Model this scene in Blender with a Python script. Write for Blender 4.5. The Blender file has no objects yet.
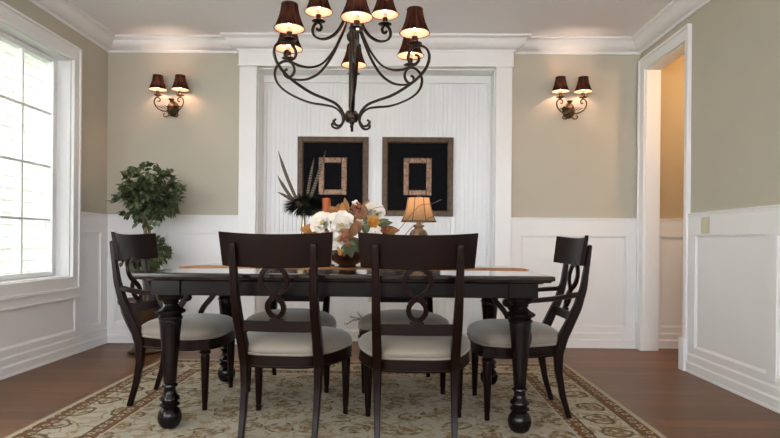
import bpy, math, random
from mathutils import Vector, Matrix
random.seed(7)
S = bpy.context.scene
COL = S.collection
PI = math.pi

# ------------------------------------------------------------------ node helpers
def new_mat(name):
    m = bpy.data.materials.new(name); m.use_nodes = True
    nt = m.node_tree; nt.nodes.clear()
    out = nt.nodes.new('ShaderNodeOutputMaterial')
    return m, nt, out
def N(nt, typ, **kw):
    n = nt.nodes.new(typ)
    for k, v in kw.items(): setattr(n, k, v)
    return n
def ln(nt, a, b): nt.links.new(a, b)
def math_n(nt, op, a, b=None, c=None, clamp=False):
    n = nt.nodes.new('ShaderNodeMath'); n.operation = op; n.use_clamp = clamp
    for i, v in enumerate((a, b, c)):
        if v is None: continue
        if isinstance(v, (int, float)): n.inputs[i].default_value = v
        else: nt.links.new(v, n.inputs[i])
    return n.outputs[0]
def mixc(nt, fac, a, b):
    n = nt.nodes.new('ShaderNodeMix'); n.data_type = 'RGBA'
    if isinstance(fac, (int, float)): n.inputs[0].default_value = fac
    else: nt.links.new(fac, n.inputs[0])
    for i, v in ((6, a), (7, b)):
        if isinstance(v, tuple): n.inputs[i].default_value = (*v[:3], 1)
        else: nt.links.new(v, n.inputs[i])
    return n.outputs[2]
def rgb(r, g, b):
    f = lambda c: (c/255/12.92) if c/255 <= .04045 else ((c/255+.055)/1.055)**2.4
    return (f(r), f(g), f(b))
def simple(name, c1, c2=None, scale=8, rough=.5, metal=0, bump=0, bscale=None, coat=0, stretch=(1,1,1), spec=.5, sheen=0):
    m, nt, out = new_mat(name)
    p = N(nt, 'ShaderNodeBsdfPrincipled'); ln(nt, p.outputs[0], out.inputs[0])
    tc = N(nt, 'ShaderNodeTexCoord'); mp = N(nt, 'ShaderNodeMapping'); mp.inputs['Scale'].default_value = stretch
    ln(nt, tc.outputs['Object'], mp.inputs[0])
    nz = N(nt, 'ShaderNodeTexNoise'); nz.inputs['Scale'].default_value = scale; nz.inputs['Detail'].default_value = 4
    ln(nt, mp.outputs[0], nz.inputs[0])
    c2 = c2 or tuple(x*.88 for x in c1)
    r = N(nt, 'ShaderNodeMapRange'); r.inputs[1].default_value = .3; r.inputs[2].default_value = .7
    ln(nt, nz.outputs[0], r.inputs[0])
    ln(nt, mixc(nt, r.outputs[0], c1, c2), p.inputs['Base Color'])
    p.inputs['Roughness'].default_value = rough; p.inputs['Metallic'].default_value = metal
    p.inputs['Coat Weight'].default_value = coat; p.inputs['Coat Roughness'].default_value = .12
    p.inputs['Specular IOR Level'].default_value = spec
    p.inputs['Sheen Weight'].default_value = sheen
    if bump:
        b = N(nt, 'ShaderNodeBump'); b.inputs['Strength'].default_value = bump; b.inputs['Distance'].default_value = .004
        n2 = N(nt, 'ShaderNodeTexNoise'); n2.inputs['Scale'].default_value = bscale or scale*4
        ln(nt, mp.outputs[0], n2.inputs[0]); ln(nt, n2.outputs[0], b.inputs['Height']); ln(nt, b.outputs[0], p.inputs['Normal'])
    return m

M = {}
M['wall'] = simple('taupe_paint', rgb(184,178,163), rgb(180,174,159), 2, .75, bump=.03, bscale=60)
M['hallwall'] = simple('hall_paint', rgb(176,160,132), rgb(172,156,128), 2, .75)
M['ceil'] = simple('ceiling_paint', rgb(242,240,243), rgb(240,238,241), 2, .8)
M['trim'] = simple('white_trim_paint', rgb(230,230,231), rgb(227,227,228), 3, .38)
M['bead'] = simple('white_beadboard_paint', rgb(232,233,236), rgb(229,230,233), 3, .5)
M['sash'] = simple('white_sash_paint', rgb(236,238,240), rgb(230,232,236), 3, .4)
M['wood'] = simple('espresso_wood', (.0050,.0019,.0015), (.0095,.0030,.0020), 7, .32, coat=0, spec=.15, stretch=(1,1,.25), bump=.03, bscale=50)
M['tablewood'] = simple('black_brown_table_wood', (.0045,.0030,.0031), (.0075,.0046,.0044), 6, .2, coat=.03, spec=.22, stretch=(.3,1,1), bump=.02)
M['topwood'] = simple('polished_table_top', (.0075,.0050,.0052), (.013,.008,.0075), 6, .12, coat=.8, spec=.5, stretch=(.3,1,1))
M['fabric'] = simple('grey_beige_satin', rgb(124,114,102), rgb(115,105,93), 5, .55, bump=.08, bscale=160, sheen=.3)
M['iron'] = simple('dark_bronze_iron', (.012,.009,.008), (.035,.022,.015), 22, .34, metal=.7, bump=.25, bscale=50)
M['sconce'] = simple('bronze_gold_metal', (.02,.012,.008), (.16,.10,.045), 32, .4, metal=.8, bump=.3, bscale=60)
M['candle_sleeve'] = simple('ivory_sleeve', rgb(230,205,170), rgb(220,190,150), 10, .6)
M['pot'] = simple('brown_glazed_pot', (.035,.016,.008), (.07,.035,.016), 9, .3, coat=.2, bump=.1)
M['trunk'] = simple('grey_bark', rgb(128,114,96), rgb(92,80,66), 25, .8, bump=.5, stretch=(1,1,.3))
M['soil'] = simple('moss', rgb(70,66,38), rgb(40,34,22), 40, .9, bump=.6)
M['velvet'] = simple('black_felt', (.0035,.0035,.005), (.006,.006,.008), 20, .9, sheen=.05, spec=.1)
M['frame_out'] = simple('dark_bronze_frame', rgb(92,64,34), rgb(54,38,20), 28, .5, metal=.1, bump=.3)
M['frame_in'] = simple('copper_hammered_frame', rgb(130,100,78), rgb(66,46,34), 45, .35, metal=.5, bump=.6, bscale=90)
M['rust_candle'] = simple('rust_wax', rgb(168,84,38), rgb(150,70,30), 12, .5)
M['dark_metal'] = simple('dark_holder_metal', (.012,.01,.009), (.02,.016,.014), 20, .35, metal=.6)
M['runner'] = simple('gold_brown_cloth', rgb(176,122,66), rgb(138,88,44), 24, .7, bump=.4, bscale=120)
M['bowl'] = simple('dark_red_glaze', (.035,.008,.005), (.05,.014,.008), 8, .12, coat=.6)
M['petal'] = simple('white_petal', rgb(226,218,208), rgb(210,198,184), 18, .55, bump=.1)
M['petal_c'] = simple('magnolia_heart', rgb(172,168,74), rgb(140,120,50), 60, .7)
M['leaf_o'] = simple('orange_leaf', rgb(158,104,38), rgb(106,64,22), 22, .6, bump=.3)
M['leaf_b'] = simple('brown_leaf', rgb(126,78,34), rgb(92,56,26), 22, .6, bump=.3)
M['leaf_g'] = simple('green_leaf', rgb(50,62,34), rgb(84,94,56), 22, .5, bump=.3)
M['mustard'] = simple('mustard_petal', rgb(196,142,58), rgb(160,104,38), 30, .7)
M['berry'] = simple('rose_berry', rgb(122,54,44), rgb(158,100,66), 40, .4)
M['berry_g'] = simple('gold_berry', rgb(196,142,62), rgb(170,110,44), 40, .4)
M['twig'] = simple('thin_twig', rgb(108,84,64), rgb(72,54,42), 40, .7)
M['feather'] = simple('black_green_down', (.004,.005,.0035), (.014,.016,.010), 30, .8, spec=.15)
M['vase'] = simple('antique_pewter_vase', rgb(150,138,116), rgb(84,74,58), 26, .25, metal=.7)
M['lampbase'] = simple('carved_stone_base', rgb(150,122,94), rgb(70,54,40), 34, .6, bump=.7, bscale=60)
M['plastic'] = simple('almond_plastic', rgb(206,200,174), rgb(200,194,168), 4, .35)
M['bud'] = simple('silver_bud', rgb(208,206,200), rgb(150,148,142), 30, .6)
M['grass'] = simple('lawn', rgb(90,110,60), rgb(70,90,44), 20, .9, bump=.4)

# leaf with colour change per leaf position
M['foliage'] = simple('dark_foliage', (.024,.040,.014), (.13,.165,.075), 16, .42, bump=.1)

# striped pheasant feather
m, nt, out = new_mat('striped_quill'); M['quill'] = m
p = N(nt,'ShaderNodeBsdfPrincipled'); ln(nt,p.outputs[0],out.inputs[0]); p.inputs['Roughness'].default_value=.7
tc=N(nt,'ShaderNodeTexCoord'); sp=N(nt,'ShaderNodeSeparateXYZ'); ln(nt,tc.outputs['Object'],sp.inputs[0])
w=math_n(nt,'SINE',math_n(nt,'MULTIPLY',sp.outputs[2],420)); w=math_n(nt,'GREATER_THAN',w,.3)
ln(nt, mixc(nt,w,rgb(84,68,48),rgb(30,23,17)), p.inputs['Base Color'])

# hardwood floor
m, nt, out = new_mat('hardwood_floor'); M['floor'] = m
p = N(nt,'ShaderNodeBsdfPrincipled'); ln(nt,p.outputs[0],out.inputs[0])
tc=N(nt,'ShaderNodeTexCoord')
br=N(nt,'ShaderNodeTexBrick'); br.offset=.37; br.inputs['Scale'].default_value=1
br.inputs['Brick Width'].default_value=1.35; br.inputs['Row Height'].default_value=.125
br.inputs['Mortar Size'].default_value=.0012; br.inputs['Mortar Smooth'].default_value=.2
br.inputs['Color1'].default_value=(*rgb(126,84,46),1); br.inputs['Color2'].default_value=(*rgb(92,60,32),1)
br.inputs['Mortar'].default_value=(*rgb(62,36,22),1)
ln(nt,tc.outputs['Object'],br.inputs[0])
mp=N(nt,'ShaderNodeMapping'); mp.inputs['Scale'].default_value=(1.2,14,1); ln(nt,tc.outputs['Object'],mp.inputs[0])
nz=N(nt,'ShaderNodeTexNoise'); nz.inputs['Scale'].default_value=2.2; nz.inputs['Detail'].default_value=6; ln(nt,mp.outputs[0],nz.inputs[0])
mr=N(nt,'ShaderNodeMapRange'); mr.inputs[1].default_value=.35; mr.inputs[2].default_value=.65; mr.inputs[4].default_value=.55; ln(nt,nz.outputs[0],mr.inputs[0])
ln(nt, mixc(nt, mr.outputs[0], br.outputs[0], rgb(84,54,30)), p.inputs['Base Color'])
p.inputs['Roughness'].default_value=.36; p.inputs['Specular IOR Level'].default_value=.25; p.inputs['Coat Weight'].default_value=0; p.inputs['Coat Roughness'].default_value=.25
b=N(nt,'ShaderNodeBump'); b.inputs['Strength'].default_value=.3; b.inputs['Distance'].default_value=.001
ln(nt,math_n(nt,'SUBTRACT',1,br.outputs[1]),b.inputs['Height']); ln(nt,b.outputs[0],p.inputs['Normal'])

# rug -------------------------------------------------------------
RUGX, RUGY = 1.54, 1.11
m, nt, out = new_mat('persian_rug'); M['rug'] = m
p = N(nt,'ShaderNodeBsdfPrincipled'); ln(nt,p.outputs[0],out.inputs[0]); p.inputs['Roughness'].default_value=.95
p.inputs['Specular IOR Level'].default_value=.1
tc=N(nt,'ShaderNodeTexCoord'); sp=N(nt,'ShaderNodeSeparateXYZ'); ln(nt,tc.outputs['Object'],sp.inputs[0])
dx=math_n(nt,'SUBTRACT',RUGX,math_n(nt,'ABSOLUTE',sp.outputs[0])); dy=math_n(nt,'SUBTRACT',RUGY,math_n(nt,'ABSOLUTE',sp.outputs[1]))
d=math_n(nt,'MINIMUM',dx,dy)
ivory=rgb(166,158,142); tan=rgb(128,104,72); rust=rgb(108,74,48); olive=rgb(80,66,42); sand=rgb(148,132,104); cream=rgb(176,167,148)
def band(lo,hi): return math_n(nt,'MULTIPLY',math_n(nt,'GREATER_THAN',d,lo),math_n(nt,'LESS_THAN',d,hi))
# distort coordinates
nz=N(nt,'ShaderNodeTexNoise'); nz.inputs['Scale'].default_value=7; nz.inputs['Detail'].default_value=3; ln(nt,tc.outputs['Object'],nz.inputs[0])
vm=N(nt,'ShaderNodeVectorMath',operation='MULTIPLY_ADD'); ln(nt,nz.outputs['Color'],vm.inputs[0]); vm.inputs[1].default_value=(.10,.10,0); ln(nt,tc.outputs['Object'],vm.inputs[2])
def medallions(scale, rand):
    v=N(nt,'ShaderNodeTexVoronoi'); v.voronoi_dimensions='2D'; v.inputs['Scale'].default_value=scale; v.inputs['Randomness'].default_value=rand
    ln(nt,vm.outputs[0],v.inputs[0]); return v.outputs['Distance'], v.outputs['Color']
def ring(dist,lo,hi): return math_n(nt,'MULTIPLY',math_n(nt,'GREATER_THAN',dist,lo),math_n(nt,'LESS_THAN',dist,hi))
n3=N(nt,'ShaderNodeTexNoise'); n3.inputs['Scale'].default_value=9; n3.inputs['Detail'].default_value=2; ln(nt,vm.outputs[0],n3.inputs[0])
vine=math_n(nt,'LESS_THAN',math_n(nt,'ABSOLUTE',math_n(nt,'SUBTRACT',n3.outputs[0],.5)),.022)
n4=N(nt,'ShaderNodeTexNoise'); n4.inputs['Scale'].default_value=16; n4.inputs['Detail'].default_value=3; ln(nt,vm.outputs[0],n4.inputs[0])
blot=math_n(nt,'GREATER_THAN',n4.outputs[0],.56)
n5=N(nt,'ShaderNodeTexNoise'); n5.inputs['Scale'].default_value=24; n5.inputs['Detail'].default_value=3; ln(nt,tc.outputs['Object'],n5.inputs[0])
brk=N(nt,'ShaderNodeMapRange'); brk.inputs[1].default_value=.42; brk.inputs[2].default_value=.58; ln(nt,n5.outputs[0],brk.inputs[0]); bk=brk.outputs[0]
def mm(a,b): return math_n(nt,'MULTIPLY',a,b)
d1,c1=medallions(5.6,.9)
f=mixc(nt,mm(blot,.55),ivory,sand)
f=mixc(nt,mm(vine,.6),f,tan)
f=mixc(nt,mm(math_n(nt,'LESS_THAN',d1,.36),mm(bk,.8)),f,tan)
f=mixc(nt,mm(ring(d1,.30,.37),mm(bk,.9)),f,olive)
f=mixc(nt,mm(ring(d1,.13,.21),mm(bk,.8)),f,rgb(108,86,54))
f=mixc(nt,mm(math_n(nt,'LESS_THAN',d1,.08),.6),f,rust)
d2,c2=medallions(4.4,.3)
g=mixc(nt,mm(vine,.8),cream,tan)
g=mixc(nt,mm(blot,.5),g,sand)
g=mixc(nt,mm(math_n(nt,'LESS_THAN',d2,.33),bk),g,tan)
g=mixc(nt,mm(ring(d2,.26,.33),.85),g,olive)
g=mixc(nt,mm(ring(d2,.10,.16),bk),g,rust)
# dashes in rust bands
ch=N(nt,'ShaderNodeTexVoronoi'); ch.voronoi_dimensions='2D'; ch.inputs['Scale'].default_value=17; ch.inputs['Randomness'].default_value=.35; ln(nt,tc.outputs['Object'],ch.inputs[0])
rb=mixc(nt,ring(ch.outputs['Distance'],.16,.30),rust,ivory)
c=mixc(nt,band(.0,.42),f,g)
c=mixc(nt,band(.345,.415),c,rb); c=mixc(nt,band(.335,.345),c,olive); c=mixc(nt,band(.415,.425),c,cream)
c=mixc(nt,band(.03,.10),c,rb); c=mixc(nt,band(.10,.108),c,olive)
c=mixc(nt,band(-.1,.03),c,rgb(176,166,144))
nf=N(nt,'ShaderNodeTexNoise'); nf.inputs['Scale'].default_value=160; ln(nt,tc.outputs['Object'],nf.inputs[0])
c=mixc(nt,math_n(nt,'MULTIPLY',nf.outputs[0],.3),c,rgb(110,96,74))
ln(nt,c,p.inputs['Base Color'])
b=N(nt,'ShaderNodeBump'); b.inputs['Strength'].default_value=.5; b.inputs['Distance'].default_value=.003
ln(nt,nf.outputs[0],b.inputs['Height']); ln(nt,b.outputs[0],p.inputs['Normal'])

# siding outside
M['siding'] = simple('pale_siding', (.42,.435,.38), (.40,.415,.36), 1.5, .7)
# glass
m, nt, out = new_mat('window_glass'); M['glass']=m
tr=N(nt,'ShaderNodeBsdfTransparent'); tr.inputs[0].default_value=(.97,.985,.98,1); gl=N(nt,'ShaderNodeBsdfGlossy'); gl.inputs['Roughness'].default_value=.02
mx=N(nt,'ShaderNodeMixShader'); fr=N(nt,'ShaderNodeFresnel'); fr.inputs[0].default_value=1.45
ln(nt,math_n(nt,'MULTIPLY',fr.outputs[0],.8),mx.inputs[0]); ln(nt,tr.outputs[0],mx.inputs[1]); ln(nt,gl.outputs[0],mx.inputs[2]); ln(nt,mx.outputs[0],out.inputs[0])
# lamp shade cloths
def shade_mat(name, col, tcol, mixf, streak=None):
    m, nt, out = new_mat(name)
    df=N(nt,'ShaderNodeBsdfDiffuse'); df.inputs[0].default_value=(*col,1)
    tl=N(nt,'ShaderNodeBsdfTranslucent')
    tc=N(nt,'ShaderNodeTexCoord'); mp=N(nt,'ShaderNodeMapping'); mp.inputs['Scale'].default_value=(40,40,6); ln(nt,tc.outputs['Object'],mp.inputs[0])
    nz=N(nt,'ShaderNodeTexNoise'); nz.inputs['Scale'].default_value=1.2; nz.inputs['Detail'].default_value=3; ln(nt,mp.outputs[0],nz.inputs[0])
    mr=N(nt,'ShaderNodeMapRange'); mr.inputs[1].default_value=.35; mr.inputs[2].default_value=.68; ln(nt,nz.outputs[0],mr.inputs[0])
    ln(nt,mixc(nt,mr.outputs[0],streak or tcol,tcol),tl.inputs[0])
    mx=N(nt,'ShaderNodeMixShader'); mx.inputs[0].default_value=mixf
    ln(nt,df.outputs[0],mx.inputs[1]); ln(nt,tl.outputs[0],mx.inputs[2]); ln(nt,mx.outputs[0],out.inputs[0])
    return m
M['shade'] = shade_mat('dark_brown_shade_silk', (.014,.007,.006), (.085,.058,.050), .42, (.014,.009,.008))
M['shade_in'] = shade_mat('pale_pink_lining', rgb(222,168,146), (.72,.46,.36), .3)
M['shade_trim'] = simple('black_braid', (.010,.006,.006), (.018,.01,.009), 60, .7)
M['lampshade'] = shade_mat('tan_shade_cloth', rgb(150,128,100), (.52,.40,.28), .5, (.44,.33,.22))
def emis(name, col, st):
    m, nt, out = new_mat(name); e=N(nt,'ShaderNodeEmission'); e.inputs[0].default_value=(*col,1); e.inputs[1].default_value=st
    ln(nt,e.outputs[0],out.inputs[0]); return m
M['bulb'] = emis('lit_bulb', (1,.72,.45), 14)

# ------------------------------------------------------------------ mesh builder
class MB:
    def __init__(s): s.v=[]; s.f=[]; s.m=[]
    def add(s, vs, fs, mi=0):
        o=len(s.v); s.v += [tuple(v) for v in vs]; s.f += [tuple(i+o for i in f) for f in fs]; s.m += [mi]*len(fs); return s
    def box(s, a, b, mi=0):
        x0,y0,z0=[min(a[i],b[i]) for i in range(3)]; x1,y1,z1=[max(a[i],b[i]) for i in range(3)]
        return s.add([(x0,y0,z0),(x1,y0,z0),(x1,y1,z0),(x0,y1,z0),(x0,y0,z1),(x1,y0,z1),(x1,y1,z1),(x0,y1,z1)],
              [(0,3,2,1),(4,5,6,7),(0,1,5,4),(1,2,6,5),(2,3,7,6),(3,0,4,7)],mi)
    def lathe(s, prof, c=(0,0,0), n=20, mi=0, cap=True):
        vs=[];fs=[]
        for r,z in prof:
            for k in range(n):
                a=2*PI*k/n; vs.append((c[0]+r*math.cos(a),c[1]+r*math.sin(a),c[2]+z))
        for i in range(len(prof)-1):
            for k in range(n):
                k2=(k+1)%n; fs.append((i*n+k,i*n+k2,(i+1)*n+k2,(i+1)*n+k))
        if cap:
            fs.append(tuple(range(n-1,-1,-1))); fs.append(tuple((len(prof)-1)*n+k for k in range(n)))
        return s.add(vs,fs,mi)
    def sweep(s, pts, sec, closed=False, mi=0, up=Vector((0,0,1)), scales=None, fixed=None):
        """sec: list of (a,b) offsets; frame: a along side, b along normal"""
        pts=[Vector(p) for p in pts]; n=len(pts); m=len(sec); vs=[];fs=[]
        prev=None
        for i,p in enumerate(pts):
            if closed: t=(pts[(i+1)%n]-pts[i-1])
            else: t=(pts[min(i+1,n-1)]-pts[max(i-1,0)])
            t.normalize()
            if fixed is not None:
                side=Vector(fixed); side=(side-t*side.dot(t)).normalized()
            else:
                if prev is None:
                    u=up if abs(t.dot(up))<.95 else Vector((1,0,0)); side=t.cross(u).normalized()
                else:
                    side=(prev-t*prev.dot(t)).normalized()
                prev=side
            nor=side.cross(t)
            sc=scales[i] if scales else 1
            if not isinstance(sc,(tuple,list)): sc=(sc,sc)
            for a,b in sec: vs.append(p+side*a*sc[0]+nor*b*sc[1])
        rng=n if closed else n-1
        for i in range(rng):
            j=(i+1)%n
            for k in range(m):
                k2=(k+1)%m; fs.append((i*m+k,i*m+k2,j*m+k2,j*m+k))
        if not closed:
            fs.append(tuple(range(m-1,-1,-1))); fs.append(tuple((n-1)*m+k for k in range(m)))
        return s.add(vs,fs,mi)
    def tube(s, pts, r, n=8, closed=False, mi=0, scales=None):
        return s.sweep(pts,[(r*math.cos(2*PI*k/n),r*math.sin(2*PI*k/n)) for k in range(n)],closed,mi,scales=scales)
    def prism(s, outline, z0, z1, mi=0):
        n=len(outline); vs=[(x,y,z0) for x,y in outline]+[(x,y,z1) for x,y in outline]
        return s.add(vs,[tuple(range(n-1,-1,-1)),tuple(range(n,2*n))]+[(k,(k+1)%n,n+(k+1)%n,n+k) for k in range(n)],mi)
    def xform(s, mat, start=0):
        for i in range(start,len(s.v)): s.v[i]=tuple(mat@Vector(s.v[i]))
        return s
    def build(s, name, mat, parent=None, smooth=True, bevel=0, loc=None, angle=35, subsurf=0, seg=2):
        me=bpy.data.meshes.new(name); me.from_pydata(s.v,[],s.f); me.validate(); me.update()
        mats=mat if isinstance(mat,list) else [mat]
        for q in mats: me.materials.append(M[q])
        if len(me.polygons)==len(s.m): me.polygons.foreach_set('material_index',s.m)
        import bmesh as bmm
        b=bmm.new(); b.from_mesh(me); bmm.ops.recalc_face_normals(b,faces=b.faces); b.to_mesh(me); b.free()
        if smooth:
            me.polygons.foreach_set('use_smooth',[True]*len(me.polygons)); me.set_sharp_from_angle(angle=math.radians(angle))
        o=bpy.data.objects.new(name,me); COL.objects.link(o)
        if parent is not None: o.parent=parent
        if loc is not None: o.location=loc
        if bevel:
            md=o.modifiers.new('bevel','BEVEL'); md.width=bevel; md.segments=seg; md.limit_method='ANGLE'; md.angle_limit=math.radians(40); md.harden_normals=False
        if subsurf:
            md=o.modifiers.new('sub','SUBSURF'); md.levels=subsurf; md.render_levels=subsurf
        return o

def cr(pts, n=8, closed=False):
    """catmull-rom through points"""
    P=[Vector(p) for p in pts]; out=[]; L=len(P)
    rng=range(L) if closed else range(L-1)
    for i in rng:
        if closed: a,b,c,d=P[i-1],P[i],P[(i+1)%L],P[(i+2)%L]
        else: a,b,c,d=P[max(i-1,0)],P[i],P[i+1],P[min(i+2,L-1)]
        for k in range(n):
            t=k/n
            out.append(.5*((2*b)+(c-a)*t+(2*a-5*b+4*c-d)*t*t+(3*b-a-3*c+d)*t**3))
    if not closed: out.append(P[-1])
    return out
def empty(name, loc, rz, label, cat, group=None):
    o=bpy.data.objects.new(name,None); o.empty_display_size=.1; COL.objects.link(o)
    o.location=loc; o.rotation_euler=(0,0,rz); o['label']=label; o['category']=cat
    if group: o['group']=group
    return o
def tag(o,label,cat,group=None):
    o['label']=label; o['category']=cat
    if group: o['group']=group
    return o
def struct(o): o['kind']='structure'; return o
def copy_tree(o, parent=None):
    c=o.copy(); COL.objects.link(c); c.parent=parent
    for ch in list(o.children): copy_tree(ch,c)
    return c

# ------------------------------------------------------------------ ROOM
XL,XR,YB,ZC=-2.60,2.12,5.05,2.70
Y0=-2.2
HX=3.5
# floor / ceiling
struct(MB().box((XL-.22,Y0,-.05),(HX,5.5,0)).build('floor','floor',smooth=False))
struct(MB().box((XL-.22,Y0,ZC),(HX+.1,5.5,ZC+.15)).build('ceiling','ceil',smooth=False))
# back wall with niche
NX0,NX1=-1.256,.847
mb=MB()
mb.box((XL-.2,YB,0),(NX0,YB+.4,ZC)); mb.box((NX1,YB,0),(XR+.115,YB+.4,ZC)); mb.box((NX0,YB,2.45),(NX1,YB+.4,ZC))
struct(mb.build('wall_back','wall',smooth=False))
struct(MB().box((XR+.115,YB+.02,0),(HX,YB+.4,ZC)).build('wall_hall_back','hallwall',smooth=False))
struct(MB().box((HX,1.5,0),(HX+.1,5.5,ZC)).build('wall_hall_side','hallwall',smooth=False))
struct(MB().box((XR+.115,1.5,0),(HX,1.6,ZC)).build('wall_hall_front','hallwall',smooth=False))
# beadboard niche back
mb=MB(); w=.0405; x=NX0; prof=[]
while x<NX1-1e-4:
    x2=min(x+w,NX1)
    prof += [(x,5.253),(x+.004,5.25),(x2-.0045,5.25),(x2-.004,5.253),(x2-.0025,5.2515)]
    x=x2
prof.append((NX1,5.253))
vs=[(a,b,0) for a,b in prof]+[(a,b,2.455) for a,b in prof]; n=len(prof)
mb.add(vs,[(k,k+1,n+k+1,n+k) for k in range(n-1)])
mb.box((NX0,5.2545,0),(NX1,5.34,2.46))
struct(mb.build('wall_niche','bead',smooth=False))
# left wall with window hole
WY0,WY1,WZ0,WZ1=2.32,4.49,.614,2.343
mb=MB()
VY0,VY1=-1.75,1.45  # second opening, out of view, added to let in more daylight
mb.box((XL-.2,WY1,0),(XL,YB,ZC)); mb.box((XL-.2,VY1,0),(XL,WY0,ZC)); mb.box((XL-.2,Y0,0),(XL,VY0,ZC)); mb.box((XL-.2,Y0,0),(XL,WY1,WZ0)); mb.box((XL-.2,Y0,WZ1),(XL,WY1,ZC))
struct(mb.build('wall_left','wall',smooth=False))
mb=MB(); RX0,RX1,RZ0,RZ1=-2.3,1.85,.95,2.5  # wide opening added behind the camera to brighten the room
mb.box((XL-.2,Y0-.15,0),(RX0,Y0,ZC)); mb.box((RX1,Y0-.15,0),(XR+.115,Y0,ZC)); mb.box((RX0,Y0-.15,0),(RX1,Y0,RZ0)); mb.box((RX0,Y0-.15,RZ1),(RX1,Y0,ZC))
struct(mb.build('wall_front','wall',smooth=False))
mb=MB()  # bars of the added window bank, unseen by the camera
for k in range(6):
    x=RX0+(RX1-RX0)*k/5; mb.box((x-.03,Y0-.12,RZ0),(x+.03,Y0-.04,RZ1))
for z in (RZ0+.02,1.72,RZ1-.02): mb.box((RX0,Y0-.119,z-.02),(RX1,Y0-.041,z+.02))
struct(mb.build('added_daylight_window','sash',smooth=False))
# right wall with opening
OY0,OY1,OZ=4.222,4.925,2.42
mb=MB()
mb.box((XR,Y0,0),(XR+.115,OY0,ZC)); mb.box((XR,OY1,0),(XR+.115,YB,ZC)); mb.box((XR,OY0,OZ),(XR+.115,OY1,ZC))
struct(mb.build('wall_right','wall',smooth=False))

def profile_run(path, prof, name, mat='trim'):
    """plan path; room lies to the right of travel; prof=(offset,z) closed"""
    P=[Vector(p) for p in path]; n=len(P); m=len(prof); vs=[]
    for i,p in enumerate(P):
        ns=[]
        if i>0: d=(P[i]-P[i-1]).normalized(); ns.append(Vector((d.y,-d.x)))
        if i<n-1: d=(P[i+1]-P[i]).normalized(); ns.append(Vector((d.y,-d.x)))
        if len(ns)==2: nn=(ns[0]+ns[1])/(1+ns[0].dot(ns[1]))
        else: nn=ns[0]
        for o,z in prof: q=p+nn*o; vs.append((q.x,q.y,z))
    fs=[]
    for i in range(n-1):
        for k in range(m):
            k2=(k+1)%m; fs.append((i*m+k,i*m+k2,(i+1)*m+k2,(i+1)*m+k))
    fs.append(tuple(range(m))); fs.append(tuple((n-1)*m+k for k in range(m-1,-1,-1)))
    o=MB().add(vs,fs).build(name,mat,angle=25); return struct(o)
crown=[(o,z+.030) for o,z in [(0,2.552),(.012,2.552),(.014,2.566),(.020,2.572),(.030,2.575),(.046,2.582),(.062,2.593),(.076,2.608),(.086,2.624),(.091,2.636),(.098,2.640),(.104,2.646),(.118,2.650),(.125,2.655),(.125,2.67),(0,2.67)]]
HL,HR,HY=-1.416,1.0,4.995
profile_run([(XL,Y0),(XL,YB),(HL,YB),(HL,HY),(HR,HY),(HR,YB),(XR,YB),(XR,Y0)],crown,'trim_1')
base=[(0,0),(.036,0),(.036,.012),(.032,.018),(.032,.066),(.024,.078),(.024,.124),(.016,.136),(.016,.182),(.006,.2),(0,.2)]
profile_run([(XL,Y0),(XL,YB),(-1.414,YB)],base,'baseboard_left')
profile_run([(.995,YB),(XR-.02,YB)],base,'baseboard_back')
profile_run([(XR,4.15),(XR,Y0)],base,'baseboard_right')
nb=[(0,0),(.018,0),(.018,.085),(.008,.1),(0,.1)]
profile_run([(NX0,5.25),(NX1,5.25)],nb,'baseboard_niche')
profile_run([(XR+.115,YB+.02),(HX,YB+.02)],base,'baseboard_hall')
# pilasters + header (trim around niche)
mb=MB()
PY=5.0; PB=YB+.001
mb.box((-1.409,PY,0),(NX0,PB,2.452)); mb.box((NX1,PY,0),(.989,PB,2.452))
mb.box((HL,HY,2.452),(HR,PB,2.59))
mb.box((HL-.004,HY-.008,2.452),(HR+.004,HY+.01,2.466))
mb.box((-1.414,PY-.012,0),(NX0+.004,PY+.01,.22)); mb.box((NX1-.004,PY-.012,0),(.995,PY+.01,.22))
struct(mb.build('trim_2','trim',bevel=.003,smooth=False))
# niche liner returns
mb=MB(); mb.box((NX0-.001,YB,0),(NX0+.010,5.25,2.45)); mb.box((NX1-.010,YB,0),(NX1+.001,5.25,2.45)); mb.box((NX0,YB,2.44),(NX1,5.25,2.451))
mb.box((NX0,5.225,2.375),(NX1,5.25,2.441)); mb.box((NX0+.009,5.235,0),(NX0+.035,5.25,2.38)); mb.box((NX1-.035,5.235,0),(NX1-.009,5.25,2.38))
struct(mb.build('trim_3','trim',smooth=False,bevel=.002))

def wainscot(mapf, s0, s1, stiles, name, gaps=None, zt=1.129):
    """mapf(s,o,z)->xyz ; stiles list of (a,b)"""
    mb=MB()
    def bx(a,b,o,z0,z1):
        p,q=mapf(a,0,z0),mapf(b,o,z1); mb.box(p,q)
    bx(s0,s1,.006,.1,zt)
    bx(s0,s1,.020,.978,zt)
    bx(s0,s1,.026,zt,zt+.012)
    bx(s0,s1,.022,zt-.016,zt)
    for a,b in stiles: bx(a,b,.020,.15,.98)
    # small panel moulding against stiles and rail
    edges=sorted(stiles)
    for i in range(len(edges)-1):
        a,b=edges[i][1],edges[i+1][0]
        if b-a<.05: continue
        bx(a,a+.010,.012,.19,.978); bx(b-.010,b,.012,.19,.978); bx(a,b,.012,.968,.978)
    return struct(mb.build(name,'trim',smooth=False,bevel=.0015,seg=1))
backmap=lambda s,o,z:(s,YB-o,z)
wainscot(backmap,XL,-1.409,[(XL,-2.51),(-2.14,-2.06),(-1.495,-1.409)],'trim_4')
wainscot(backmap,.989,XR-.02,[(.989,1.085),(2.00,2.09)],'trim_5')
wainscot(lambda s,o,z:(XR-o,s,z),Y0,4.158,[(4.06,4.158),(3.19,3.275),(2.3,2.39),(1.4,1.49),(.5,.59),(Y0,-2.1)],'trim_6')
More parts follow.
